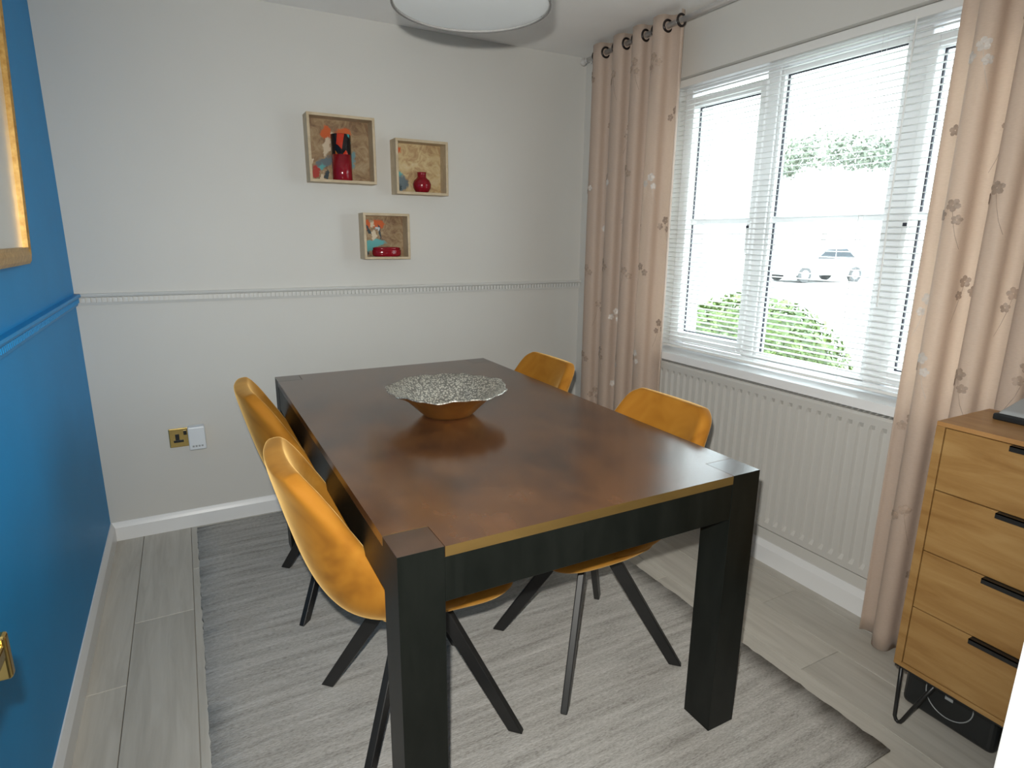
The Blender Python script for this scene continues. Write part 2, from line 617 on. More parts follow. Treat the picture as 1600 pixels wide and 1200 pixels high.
# skirting boards
SK = [(0, 0), (0.016, 0), (0.016, 0.062), (0.010, 0.074), (0.004, 0.085), (0, 0.085)]
tag(MB().extrude(SK, lambda a, b, t: (t, -a, b), 0.0, W).build('baseboard_back', M['trim_white']), None, None, None, 'structure')
tag(MB().extrude(SK, lambda a, b, t: (a, t, b), YF, -0.004).build('baseboard_left', M['trim_white']), None, None, None, 'structure')
SKR = [(a, b * 1.15) for a, b in SK]
tag(MB().extrude(SKR, lambda a, b, t: (W - a, t, b), YF, -0.004).build('baseboard_right', M['trim_white']), None, None, None, 'structure')
tag(MB().extrude(SK, lambda a, b, t: (t, YF + a, b), DX1 + 0.09, W - 0.02).build('baseboard_front', M['trim_white']), None, None, None, 'structure')

# dado rails with a row of little dentil blocks
DP = [(0, 1.053), (0.008, 1.053), (0.010, 1.060), (0.011, 1.064), (0.011, 1.084), (0.022, 1.087), (0.025, 1.094), (0.021, 1.100), (0, 1.100)]
def dado(name, fn, t0, t1, mat, label, boxfn):
    o = tag(MB().extrude(DP, fn, t0, t1).build(name, mat), label, None, None, 'structure')
    mb = MB()
    t = t0 + 0.008
    while t < t1 - 0.012:
        boxfn(mb, t)
        t += 0.0185
    tag(mb.build('dentil_blocks', mat, o), 'row of small square dentil blocks', None, None, 'stuff')
dado('trim_1', lambda a, b, t: (t, -a, b), 0.0, W, M['wall_trim'], 'white dado rail with dentil blocks',
     lambda mb, t: mb.box(t, t + 0.0100, -0.022, -0.011, 1.065, 1.083))
dado('trim_2', lambda a, b, t: (a, t, b), YF + 0.05, -0.003, M['trim_blue'], 'blue painted dado rail with dentil blocks',
     lambda mb, t: mb.box(0.011, 0.0165, t, t + 0.0095, 1.066, 1.083))

# ------------------------------------------------------------------ window
XG = W + 0.09     # front face of the window frame
win = thing('window_1', 'white plastic casement window in three lights', None, (XG, -1.47, WZ0))
win['kind'] = 'structure'
def wpart(name, mb, mat, parent=win, **k):
    ox, oy, oz = XG, -1.47, WZ0
    mb.v = [(a - ox, b - oy, c - oz) for a, b, c in mb.v]
    return mb.build(name, mat, parent, **k)
def rect_frame(y0, y1, z0, z1, oy, oz0, oz1, x0, x1):
    """frame of bars: inner opening y0..y1,z0..z1; outer grown by given amounts"""
    mb = MB()
    mb.box(x0, x1, y0 - oy, y0, z0 - oz0, z1 + oz1)
    mb.box(x0, x1, y1, y1 + oy, z0 - oz0, z1 + oz1)
    mb.box(x0, x1, y0, y1, z0 - oz0, z0)
    mb.box(x0, x1, y0, y1, z1, z1 + oz1)
    return mb
outer = MB()
outer.box(XG, XG + 0.07, WY0, WY0 + 0.042, WZ0, WZ1)
outer.box(XG, XG + 0.07, WY1 - 0.042, WY1, WZ0, WZ1)
outer.box(XG, XG + 0.07, WY0 + 0.042, WY1 - 0.042, WZ1 - 0.045, WZ1)
outer.box(XG, XG + 0.07, WY0 + 0.042, WY1 - 0.042, WZ0, WZ0 + 0.03)
wpart('window_frame', outer, M['upvc'], bevel=0.004)
for ya, yb in ((-1.219, -1.158), (-1.783, -1.722)):
    wpart('mullion', MB().box(XG, XG + 0.07, ya, yb, WZ0 + 0.03, WZ1 - 0.045), M['upvc'], bevel=0.004)
lights = [(-1.140, -0.770, 0.893, 1.932, True), (-1.703, -1.237, 0.857, 1.976, False), (-2.170, -1.814, 0.893, 1.932, True)]
for (ya, yb, za, zb, casement) in lights:
    g = 0.030 if casement else 0.016
    x0 = XG - 0.012 if casement else XG + 0.008
    sash = wpart('casement' if casement else 'fixed_light_bead', rect_frame(ya, yb, za, zb, g, 0.042 if casement else 0.02, 0.042 if casement else 0.02, x0, XG + 0.055), M['upvc'], bevel=0.004)
    def sub(name, mb, mat, **k):
        o = wpart(name, mb, mat, sash, **k)
        return o
    sub('pane', MB().box(XG + 0.030, XG + 0.034, ya, yb, za, zb), M['glass'])
    sub('gasket', rect_frame(ya + 0.004, yb - 0.004, za + 0.004, zb - 0.004, 0.004, 0.004, 0.004, XG + 0.026, XG + 0.036), M['gasket'])
    sub('glazing_bar', MB().box(XG + 0.022, XG + 0.042, ya, yb, 1.408, 1.436), M['upvc'])
    if casement:
        yh = ya + 0.012 if ya < -1.8 else ya - 0.012
        yh = ya - 0.012 if ya > -1.5 else yb + 0.012
        h = MB()
        h.extrude([(x0, 1.285), (x0, 1.42), (x0 - 0.008, 1.42), (x0 - 0.012, 1.405), (x0 - 0.014, 1.30), (x0 - 0.010, 1.285)], lambda a, b, t: (a, t, b), yh - 0.009, yh + 0.009)
        hd = sub('window_handle', h, M['upvc'], bevel=0.003)
        sub('lock_button', MB().box(x0 - 0.0165, x0 - 0.011, yh - 0.006, yh + 0.006, 1.388, 1.400), M['gasket'])
sill = MB()
sill.extrude([(W - 0.060, WY0 - 0.05), (W, WY0 - 0.05), (W, WY0), (XG + 0.01, WY0), (XG + 0.01, WY1), (W, WY1), (W, WY1 + 0.05), (W - 0.060, WY1 + 0.05)],
             lambda a, b, t: (a, b, t), WZ0 - 0.030, WZ0 + 0.004)
wpart('window_sill', sill, M['trim_white'])
ext_sill = MB().box(XG + 0.06, XO + 0.05, WY0, WY1, WZ0 - 0.03, WZ0 - 0.002)
wpart('outer_sill', ext_sill, M['upvc'])

# venetian blind inside the reveal
XB = W + 0.043
blind = thing('venetian_blind', 'white slatted blind hanging open inside the window', 'blind', (XB, -1.47, WZ0))
def bpart(name, mb, mat, parent=blind, **k):
    mb.v = [(a - XB, b + 1.47, c - WZ0) for a, b, c in mb.v]
    return mb.build(name, mat, parent, **k)
bpart('headrail', MB().box(XB - 0.016, XB + 0.016, WY0 + 0.012, WY1 - 0.012, WZ1 - 0.034, WZ1 - 0.002), M['slat'], bevel=0.002)
bpart('bottom_rail', MB().box(XB - 0.013, XB + 0.013, WY0 + 0.015, WY1 - 0.015, WZ0 + 0.016, WZ0 + 0.027), M['slat'], bevel=0.002)
def slat_mesh():
    mb = MB()
    yl = (WY1 - WY0) / 2 - 0.015
    n = 4
    pts = []
    for i in range(n + 1):
        t = -1 + 2 * i / n
        pts.append((t * 0.0125, 0.0022 * (1 - t * t)))
    prof = pts + [(a, b - 0.0007) for a, b in reversed(pts)]
    mb.extrude(prof, lambda a, b, t: (a, t, b), -yl, yl)
    return mb
slat0 = slat_mesh().build('slat', M['slat'], blind, loc=(0, 0, 0.05))
slat0.rotation_euler = (0, math.radians(-5), 0)
z = 0.05 + 0.0212
while z < WZ1 - WZ0 - 0.045:
    s = slat0.copy()
    C.objects.link(s)
    s.parent = blind
    s.location = (0, 0, z)
    z += 0.0212
for yy in (-0.86, -1.28, -1.66, -2.08):
    cmb = MB()
    for dx in (-0.0135, 0.0135):
        cmb.tube([(XB + dx, yy, WZ0 + 0.02), (XB + dx, yy, WZ1 - 0.03)], 0.0007, 5)
    bpart('ladder_cord', cmb, M['slat'])
bpart('tilt_wand', MB().tube([(XB - 0.022, -1.765, WZ1 - 0.03), (XB - 0.024, -1.77, 1.42), (XB - 0.022, -1.776, 1.12)], 0.003, 6), M['slat'])

# ------------------------------------------------------------------ radiator
rad = thing('radiator', 'white ribbed panel radiator under the window', 'radiator', (2.43, -1.40, 0.185))
def rpart(name, mb, mat, parent=rad, **k):
    mb.v = [(a - 2.43, b + 1.40, c - 0.185) for a, b, c in mb.v]
    return mb.build(name, mat, parent, **k)
RY0, RY1, RZ0, RZ1 = -2.12, -0.73, 0.183, 0.768
xf = 2.400
rows = []
prof_y = []
y = RY1 - 0.012
pitch = 0.040
prof = [(RY1, 0.006), (RY1 - 0.010, 0.0)]
yy = RY1 - 0.016
while yy - pitch > RY0 + 0.014:
    prof += [(yy, 0.0), (yy - 0.005, 0.012), (yy - 0.016, 0.012), (yy - 0.021, 0.0)]
    yy -= pitch
prof += [(RY0 + 0.010, 0.0), (RY0, 0.006)]
zs = [(RZ0, 0, 0.010), (RZ0 + 0.006, 0, 0.0), (RZ0 + 0.030, 0, 0.0), (RZ0 + 0.048, 1, 0), (RZ1 - 0.052, 1, 0), (RZ1 - 0.034, 0, 0), (RZ1 - 0.010, 0, 0), (RZ1 - 0.002, 0, 0.008)]
mb = MB()
for (zz, k, off) in zs:
    for (py, dx) in prof:
        base = dx if py in (RY1, RY0) else dx * k
        mb.v.append((xf + base + off, py, zz))
n = len(prof)
for j in range(len(zs) - 1):
    for i in range(n - 1):
        mb.f.append((j * n + i, j * n + i + 1, (j + 1) * n + i + 1, (j + 1) * n + i))
rpart('ribbed_front_panel', mb, M['radiator'], smooth=False)
rpart('back_panel', MB().box(2.440, 2.458, RY0 + 0.02, RY1 - 0.02, RZ0 + 0.01, RZ1 - 0.02), M['radiator'], bevel=0.004)
for ya in (RY0, RY1 - 0.004):
    rpart('side_cover', MB().box(xf + 0.008, 2.456, ya, ya + 0.004, RZ0 + 0.02, RZ1 - 0.004), M['radiator'], bevel=0.001)
tg = MB()
tg.box(xf + 0.006, xf + 0.014, RY0, RY1, RZ1 - 0.004, RZ1)
tg.box(2.448, 2.456, RY0, RY1, RZ1 - 0.004, RZ1)
yy = RY0 + 0.02
while yy < RY1 - 0.02:
    tg.box(xf + 0.014, 2.448, yy, yy + 0.006, RZ1 - 0.004, RZ1 - 0.001)
    yy += 0.022
rpart('top_grille', tg, M['radiator'])
for ya in (-0.95, -1.85):
    rpart('wall_bracket', MB().box(2.456, W, ya, ya + 0.04, 0.30, 0.60), M['radiator'])
rpart('valve', MB().lathe([(0.010, 0.0), (0.010, 0.03), (0.017, 0.035), (0.017, 0.085), (0.012, 0.09)], 16, 2.43, RY0 - 0.022, 0.19), M['white_plastic'], smooth=True)
rpart('pipe', MB().tube([(2.43, RY0 - 0.022, 0.0), (2.43, RY0 - 0.022, 0.20)], 0.0075, 10), M['chrome'], smooth=True)

# ------------------------------------------------------------------ curtain pole and curtains
XP, ZP = 2.360, 2.238
pole = thing('curtain_pole', 'slim chrome curtain pole above the window', 'curtain pole', (XP, -1.4, ZP))
def ppart(name, mb, mat, parent=pole, **k):
    mb.v = [(a - XP, b + 1.4, c - ZP) for a, b, c in mb.v]
    return mb.build(name, mat, parent, **k)
ppart('pole_tube', MB().tube([(XP, -0.175, ZP), (XP, -2.74, ZP)], 0.012, 16), M['chrome'], smooth=True)
for ye, sg in ((-0.175, 1), (-2.74, -1)):
    fin = MB()
    pr = [(0.013, 0.0), (0.013, 0.012), (0.008, 0.016), (0.016, 0.026), (0.019, 0.038), (0.014, 0.050), (0.004, 0.056)]
    seg = 16
    base = len(fin.v)
    for r, h in pr:
        for i in range(seg):
            a = 2 * PI * i / seg
            fin.v.append((XP + r * math.cos(a), ye + sg * h, ZP + r * math.sin(a)))
    for j in range(len(pr) - 1):
        for i in range(seg):
            k = (i + 1) % seg
            fin.f.append((j * seg + i, j * seg + k, (j + 1) * seg + k, (j + 1) * seg + i))
    fin.f.append(tuple(range(seg)))
    fin.f.append(tuple((len(pr) - 1) * seg + i for i in range(seg)))
    ppart('finial', fin, M['chrome'], smooth=True)
for yb in (-0.205, -2.70):
    br = MB()
    br.tube([(XP, yb, ZP - 0.016), (XP + 0.04, yb, ZP - 0.016), (W, yb, ZP - 0.016)], 0.006, 8)
    ppart('bracket', br, M['chrome'])

def make_curtain(name, label, y0, y1, nwave, phase, amp, zbot, ztop, seed, gather=0.0, cloth_sign=1, flare=0.0):
    rnd = random.Random(seed)
    ph = [rnd.uniform(0, 6.28) for _ in range(6)]
    def P(s, z):
        h = (ztop - z) / (ztop - zbot)
        phi = 2 * PI * nwave * s + phase
        phi += 0.35 * math.sin(2 * PI * s * 1.3 + ph[0]) + 0.25 * h * math.sin(2 * PI * s * 2.1 + ph[1])
        A = amp * (0.92 + 0.22 * math.sin(2 * PI * s * 1.7 + ph[2]) * h)
        xx = XP + A * math.sin(phi) + 0.006 * math.sin(3 * h + ph[3]) * h
        yy = y0 + (y1 - y0) * s
        yy += -math.copysign(1, y1 - y0) * 0.085 * abs(y1 - y0) / nwave * math.sin(2 * phi)
        yy += gather * math.sin(PI * min(1, h * 1.05)) * (s - 0.5)
        yy += flare * h * (s - 0.5)
        return Vector((xx, yy, z))
    def Nrm(s, z):
        e = 1e-3
        a = P(s + e, z) - P(s - e, z)
        b = P(s, z + e) - P(s, z - e)
        n = a.cross(b).normalized()
        return n
    c = thing(name, label, 'curtain', (XP, (y0 + y1) / 2, zbot))
    base = Vector((XP, (y0 + y1) / 2, zbot))
    NS, NZ = int(nwave * 22), 40
    mb = MB()
    for i in range(NS + 1):
        for j in range(NZ + 1):
            mb.v.append(tuple(P(i / NS, ztop + (zbot - ztop) * j / NZ) - base))
    for i in range(NS):
        for j in range(NZ):
            a = i * (NZ + 1) + j
            mb.f.append((a, a + 1, a + NZ + 2, a + NZ + 1))
    cl = mb.build('cloth', M['curtain'], c, smooth=True)
    sol = cl.modifiers.new('solid', 'SOLIDIFY')
    sol.thickness = 0.0016
    sol.offset = 0
    # eyelets where the cloth crosses the pole
    prev = None
    for i in range(2001):
        s = i / 2000
        d = P(s, ZP).x - XP
        if prev is not None and prev * d < 0:
            p = P(s, ZP)
            nn = Nrm(s, ZP)
            a = nn.orthogonal().normalized()
            b = nn.cross(a)
            ring = [p - base + (a * math.cos(t) + b * math.sin(t)) * 0.0225 for t in [2 * PI * k / 24 for k in range(24)]]
            MB().tube(ring, 0.0052, 8, closed=True).build('eyelet', M['bronze'], c, smooth=True)
        prev = d
    # embroidered sprigs, following the cloth
    arc = sum((P((k + 1) / 400, 1.2) - P(k / 400, 1.2)).length for k in range(400))
    # real-length lookup so flowers keep their shape on the folds
    def place(s, z, du, dz, off):
        step = 0.0
        k = 6
        ss = s
        for q in range(k):
            e = 1e-3
            t = (P(ss + e, z) - P(ss - e, z)).length / (2 * e)
            ss += du / k / max(t, 0.15)
        p = P(ss, z + dz)
        nn = Nrm(ss, z + dz) * cloth_sign
        return p + nn * off - base
    def motif(s, z, flip, mat):
        mb = MB()
        fl = [(0.0, 0.0, 0.0180), (flip * 0.028, -0.027, 0.0160), (-flip * 0.014, -0.040, 0.0140)]
        for fx, fz, fr in fl[: rnd.choice((2, 3, 3))]:
            rot = rnd.uniform(0, 6.28)
            for k in range(5):
                a = rot + 2 * PI * k / 5
                ring = []
                for q in range(7):
                    t = 2 * PI * q / 7
                    lx = fr * 0.55 + math.cos(t) * fr * 0.50
                    lz = math.sin(t) * fr * 0.44
                    ring.append(place(s, z, fx + lx * math.cos(a) - lz * math.sin(a), fz + lx * math.sin(a) + lz * math.cos(a), 0.0030))
                mb.quadface(*ring)
        stem = [(0.0, -0.01), (-flip * 0.006, -0.045), (-flip * 0.016, -0.085), (-flip * 0.03, -0.12)]
        for (ax, az), (bx_, bz) in zip(stem[:-1], stem[1:]):
            w = 0.0007
            mb.quadface(place(s, z, ax - w, az, 0.0025), place(s, z, ax + w, az, 0.0025), place(s, z, bx_ + w, bz, 0.0025), place(s, z, bx_ - w, bz, 0.0025))
        mb.build('embroidered_sprig', mat, c)
    z = ztop - 0.17
    row = 0
    while z > zbot + 0.2:
        cnt = max(4, int(arc / 0.20))
        for k in range(cnt):
            s = (k + 0.25 + 0.5 * (row % 2) + rnd.uniform(-0.12, 0.12)) / cnt
            if 0.03 < s < 0.97:
                motif(s, z + rnd.uniform(-0.05, 0.05), rnd.choice((-1, 1)), M['thread'] if rnd.random() < 0.8 else M['thread_light'])
        z -= 0.225
        row += 1
    return c
make_curtain('eyelet_curtain', 'blush pink embroidered curtain hanging in the back corner', -0.245, -0.855, 4.1, 2.6, 0.037, 0.03, 2.282, 3)
make_curtain('eyelet_curtain', 'blush pink embroidered curtain hanging behind the oak drawers', -1.965, -2.62, 6.0, 0.4, 0.036, 0.012, 2.282, 11)

# ------------------------------------------------------------------ rug
rug = MB()
RX0, RX1, RGY0, RGY1 = 0.335, 1.95, -2.315, -0.045
def rugpt(u, v):
    return (RX0 + (RX1 - RX0) * u, RGY0 + (RGY1 - RGY0) * v, 0.0)
rr = random.Random(5)
nx, ny = 16, 90
rug_v = []
rg = MB()
cx0, cy0 = (RX0 + RX1) / 2, (RGY0 + RGY1) / 2
for zlev in (0.0005, 0.010):
    for i in range(nx + 1):
        for j in range(ny + 1):
            px, py, _ = rugpt(i / nx, j / ny)
            if i in (0, nx):
                px += rr.uniform(-0.003, 0.003)
            dz = 0.0
            if zlev > 0.005:
                dz = 0.0012 * math.sin(py * 150) if 0 < i < nx and 0 < j < ny else -0.004
            rg.v.append((px - cx0, py - cy0, zlev + dz))
def gi(l, i, j):
    return l * (nx + 1) * (ny + 1) + i * (ny + 1) + j
for i in range(nx):
    for j in range(ny):
        rg.f.append((gi(1, i, j), gi(1, i, j + 1), gi(1, i + 1, j + 1), gi(1, i + 1, j)))
        rg.f.append((gi(0, i, j), gi(0, i + 1, j), gi(0, i + 1, j + 1), gi(0, i, j + 1)))
for i in range(nx):
    for j in (0, ny):
        rg.f.append((gi(0, i, j), gi(0, i + 1, j), gi(1, i + 1, j), gi(1, i, j)))
for j in range(ny):
    for i in (0, nx):
        rg.f.append((gi(0, i, j), gi(0, i, j + 1), gi(1, i, j + 1), gi(1, i, j)))
tag(rg.build('rug', M['rug'], None, smooth=True, loc=(cx0, cy0, 0)), 'pale grey streaky woven rug under the dining table', 'rug')

# ------------------------------------------------------------------ dining table
TX0, TX1, TY0, TY1, TZ, LW = 0.6903, 1.6473, -2.0435, -0.4056, 0.7683, 0.0933
ZR = 0.0112
tcx, tcy = (TX0 + TX1) / 2, (TY0 + TY1) / 2
table = thing('dining_table', 'large dark brown wooden dining table with square black legs', 'table', (tcx, tcy, ZR))
def tpart(name, mb, mat, parent=table, **k):
    mb.v = [(a - tcx, b - tcy, c - ZR) for a, b, c in mb.v]
    return mb.build(name, mat, parent, **k)
g = 0.0010
top = MB()
# cross-shaped top: the square legs come through the corners
ox = [TX0, TX0 + LW + g, TX1 - LW - g, TX1]
oy = [TY0, TY0 + LW + g, TY1 - LW - g, TY1]
out = [(ox[1], oy[0]), (ox[2], oy[0]), (ox[2], oy[1]), (ox[3], oy[1]), (ox[3], oy[2]), (ox[2], oy[2]), (ox[2], oy[3]), (ox[1], oy[3]), (ox[1], oy[2]), (ox[0], oy[2]), (ox[0], oy[1]), (ox[1], oy[1])]
top.extrude(out, lambda a, b, t: (a, b, t), TZ - 0.022, TZ)
to = tpart('tabletop', top, M['table_top'])
to.data.materials.append(M['table_edge'])
for p in to.data.polygons:
    if abs(p.normal.y) > 0.9:
        p.material_index = 1
for lx in (TX0, TX1 - LW):
    for ly in (TY0, TY1 - LW):
        lg = MB().box(lx, lx + LW, ly, ly + LW, ZR, TZ)
        lo = tpart('leg', lg, M['table_dark'], bevel=0.0005, bseg=1)
        lo.data.materials.append(M['leg_cap'])
        for p in lo.data.polygons:
            if p.normal.z > 0.9:
                p.material_index = 1
for (a, b_, c_, d_) in ((TX0 + LW, TX1 - LW, TY0 + 0.001, TY0 + 0.026), (TX0 + LW, TX1 - LW, TY1 - 0.026, TY1 - 0.001),
                        (TX0 + 0.001, TX0 + 0.026, TY0 + LW, TY1 - LW), (TX1 - 0.026, TX1 - 0.001, TY0 + LW, TY1 - LW)):
    tpart('apron', MB().box(a, b_, c_, d_, 0.650, TZ - 0.0225), M['table_dark'], bevel=0.001, bseg=1)

# ------------------------------------------------------------------ chairs
def cr(pts, t):
    """Catmull-Rom through pts at t in 0..1"""
    n = len(pts) - 1
    f = min(max(t, 0), 1) * n
    i = min(int(f), n - 1)
    f -= i
    p0, p1, p2, p3 = pts[max(i - 1, 0)], pts[i], pts[i + 1], pts[min(i + 2, n)]
    return tuple(0.5 * ((2 * b) + (-a + c) * f + (2 * a - 5 * b + 4 * c - d) * f * f + (-a + 3 * b - 3 * c + d) * f ** 3) for a, b, c, d in zip(p0, p1, p2, p3))

def make_chair():
    """local frame: origin on the rug at the swivel centre, +x towards the back of the chair"""
    c = thing('dining_chair', 'amber velvet bucket dining chair with black steel legs', 'chair')
    # u, z, half width, wing
    K = [(-0.10, 0.422, 0.196, 0.030), (0.06, 0.421, 0.220, 0.066), (0.185, 0.452, 0.230, 0.116), (0.246, 0.535, 0.229, 0.120),
         (0.280, 0.640, 0.223, 0.092), (0.305, 0.734, 0.209, 0.058), (0.322, 0.796, 0.190, 0.030), (0.328, 0.824, 0.150, 0.016)]
    NS, NT = 16, 14
    def mid(s, t):
        u, z, w, wg = cr(K, s)
        e = 0.01
        a = cr(K, min(1, s + e)); b = cr(K, max(0, s - e))
        du, dz = a[0] - b[0], a[1] - b[1]
        L = math.hypot(du, dz) or 1
        nu, nz = -dz / L, du / L       # inward normal (towards the sitter)
        k = abs(t) ** (2.3 + 5.0 * (1 - s) ** 3) * wg
        return Vector((u + nu * k, w * t * (1 - 0.04 * abs(t) ** 3), z + nz * k))
    def nrm(s, t):
        e = 0.02
        a = mid(min(1, s + e), t) - mid(max(0, s - e), t)
        b = mid(s, min(1, t + e)) - mid(s, max(-1, t - e))
        n = a.cross(b)
        n.normalize()
        ref = Vector((-0.7, 0, 0.7))
        return n if n.dot(ref) > 0 else -n
    mb = MB()
    lay = []
    for side in (1, -1):
        idx = []
        for i in range(NS + 1):
            row = []
            for j in range(NT + 1):
                s, t = i / NS, -1 + 2 * j / NT
                th = 0.029 * (1 - 0.30 * abs(t) ** 4) * (1 - 0.25 * s ** 6)
                p = mid(s, t) + nrm(s, t) * th * side
                row.append(len(mb.v))
                mb.v.append(tuple(p))
            idx.append(row)
        lay.append(idx)
    A, B = lay
    for i in range(NS):
        for j in range(NT):
            mb.f.append((A[i][j], A[i][j + 1], A[i + 1][j + 1], A[i + 1][j]))
            mb.f.append((B[i][j], B[i + 1][j], B[i + 1][j + 1], B[i][j + 1]))
    for i in range(NS):
        for j in (0, NT):
            mb.f.append((A[i][j], A[i + 1][j], B[i + 1][j], B[i][j]))
    for j in range(NT):
        for i in (0, NS):
            mb.f.append((A[i][j], A[i][j + 1], B[i][j + 1], B[i][j]))
    mb.build('backrest', M['velvet'], c, smooth=True, subsurf=2)
    # seat pad: plump rounded slab
    st = MB()
    NR, NA = 6, 40
    def rim(a):
        ca, sa = math.cos(a), math.sin(a)
        e = 0.42
        rx = 0.245 if ca < 0 else 0.150
        return (math.copysign(abs(ca) ** e, ca) * rx + 0.0, math.copysign(abs(sa) ** e, sa) * (0.204 - 0.014 * (ca > 0)))
    prof = [(0.70, 0.404), (0.93, 0.406), (1.0, 0.425), (1.0, 0.452), (0.95, 0.472), (0.75, 0.484), (0.4, 0.482)]
    for r, zz in prof:
        for k in range(NA):
            x_, y_ = rim(2 * PI * k / NA)
            drop = 0.012 * max(0, (-x_ - 0.15) / 0.1) if zz > 0.44 else 0
            st.v.append((x_ * r, y_ * r, zz - drop))
    for j in range(len(prof) - 1):
        for k in range(NA):
            k2 = (k + 1) % NA
            st.f.append((j * NA + k, j * NA + k2, (j + 1) * NA + k2, (j + 1) * NA + k))
    st.f.append(tuple(range(NA)))
    st.f.append(tuple((len(prof) - 1) * NA + k for k in range(NA)))
    st.build('seat', M['velvet'], c, smooth=True, subsurf=1)
    # swivel plate under the seat
    MB().lathe([(0.05, 0.355), (0.085, 0.36), (0.085, 0.372), (0.03, 0.376), (0.03, 0.398), (0.10, 0.400), (0.10, 0.408)], 28).build('swivel_hub', M['black_metal'], c, smooth=False)
    for sx in (-1, 1):
        for sy in (-1, 1):
            R_ = Vector((sx, sy, 0)).normalized()
            T_ = Vector((-sy, sx, 0)).normalized()
            f0, f1 = 0.278, 0.318          # foot, radially
            t0, t1 = 0.035, 0.086
            hw_ = 0.0105
            zt = 0.372
            pts = []
            for (ra, rb, zz) in ((f0, f1, 0.0), (t0, t1, zt)):
                pts += [R_ * ra - T_ * hw_ + Vector((0, 0, zz)), R_ * rb - T_ * hw_ + Vector((0, 0, zz)),
                        R_ * rb + T_ * hw_ + Vector((0, 0, zz)), R_ * ra + T_ * hw_ + Vector((0, 0, zz))]
            MB().hexa(pts).build('leg', M['black_metal'], c, bevel=0.003, bseg=2)
    return c
chair = make_chair()
ZC = 0.0112
spots = [((0.873, -1.583), PI, 'amber velvet chair on the blue wall side, nearest the table front'),
         ((0.862, -0.818), PI, 'amber velvet chair on the blue wall side, nearest the back wall'),
         ((1.455, -1.583), 0.0, 'amber velvet chair in front of the radiator, nearest the oak drawers'),
         ((1.462, -0.830), 0.0, 'amber velvet chair in front of the corner curtain, far right')]
for i, ((px, py), rz, lab) in enumerate(spots):
    o = chair if i == 0 else copy_tree(chair)
    o.location = (px, py, ZC)
    o.rotation_euler = (0, 0, rz)
    tag(o, lab, 'chair', 'amber velvet chairs around the dining table')

# ------------------------------------------------------------------ bowl
bx, by = 1.128, -1.222
bowl = thing('decorative_bowl', 'wavy-rimmed bowl, gold outside and silver inside, on the table', 'bowl', (bx, by, TZ))
def wav(a):
    return 1 + 0.016 * math.sin(5 * a + 0.4) + 0.014 * math.sin(9 * a + 1.7) + 0.010 * math.sin(17 * a) + 0.007 * math.sin(41 * a)
SEG = 144
def bowl_surface(prof, wobble):
    mb = MB()
    for r, zz, k in prof:
        for i in range(SEG):
            a = 2 * PI * i / SEG
            rr_ = r * (1 + (wav(a) - 1) * k)
            mb.v.append((rr_ * math.cos(a), rr_ * math.sin(a), zz + k * 0.0022 * math.sin(7 * a + 1) + k * 0.0014 * math.sin(16 * a)))
    for j in range(len(prof) - 1):
        for i in range(SEG):
            i2 = (i + 1) % SEG
            mb.f.append((j * SEG + i, j * SEG + i2, (j + 1) * SEG + i2, (j + 1) * SEG + i))
    return mb
pout = [(0.070, 0.0, 0), (0.078, 0.001, 0), (0.088, 0.010, 0), (0.108, 0.030, 0.1), (0.135, 0.056, 0.4), (0.168, 0.078, 0.8), (0.1955, 0.089, 1.0)]
pin = [(0.1955, 0.089, 1.0), (0.1965, 0.0925, 1.0), (0.193, 0.0935, 1.0), (0.166, 0.083, 0.8), (0.132, 0.062, 0.4), (0.104, 0.036, 0.1), (0.080, 0.016, 0), (0.04, 0.010, 0)]
o1 = bowl_surface(pout, 0)
o1.f.append(tuple(range(SEG)))
o1.build('outer_shell', M['bowl_out'], bowl, smooth=True)
o2 = bowl_surface(pin, 0)
m_ = (len(pin) - 1) * SEG
o2.f.append(tuple(m_ + i for i in range(SEG)))
o2.build('textured_lining', M['bowl_in'], bowl, smooth=True)

# ------------------------------------------------------------------ pendant lampshade
LXc, LYc, LZ0, LR = 1.056, -1.583, 1.862, 0.185
lampo = thing('pendant_lamp', 'white drum pendant lampshade hanging over the table', 'lamp', (LXc, LYc, LZ0))
def ring_wall(r0, r1, z0, z1, seg=64):
    mb = MB()
    mb.lathe([(r1, z0), (r1, z1), (r0, z1), (r0, z0), (r1, z0)], seg, cap0=False, cap1=False)
    return mb
ring_wall(LR - 0.003, LR, 0.0, 0.22).build('drum_shade', M['lamp_fabric'], lampo, smooth=False)
sm = lampo.children[0]
ring_wall(LR - 0.0030, LR + 0.0010, -0.002, 0.004).build('rim_hoop', M['hoop'], lampo)
MB().lathe([(LR - 0.005, 0.003), (LR - 0.005, 0.006)], 64).build('diffuser', M['diffuser'], lampo)
MB().tube([(0, 0, 0.20), (0, 0, H - LZ0 - 0.03)], 0.004, 8).build('flex', M['white_plastic'], lampo)
MB().lathe([(0.05, H - LZ0), (0.048, H - LZ0 - 0.012), (0.02, H - LZ0 - 0.035), (0.006, H - LZ0 - 0.04)], 24).build('ceiling_rose', M['white_plastic'], lampo, smooth=True)
sp = MB()
for k in range(3):
    a = 2 * PI * k / 3
    sp.tube([(0, 0, 0.20), (math.cos(a) * (LR - 0.004), math.sin(a) * (LR - 0.004), 0.21)], 0.002, 6)
sp.build('spider_ring', M['chrome'], lampo)

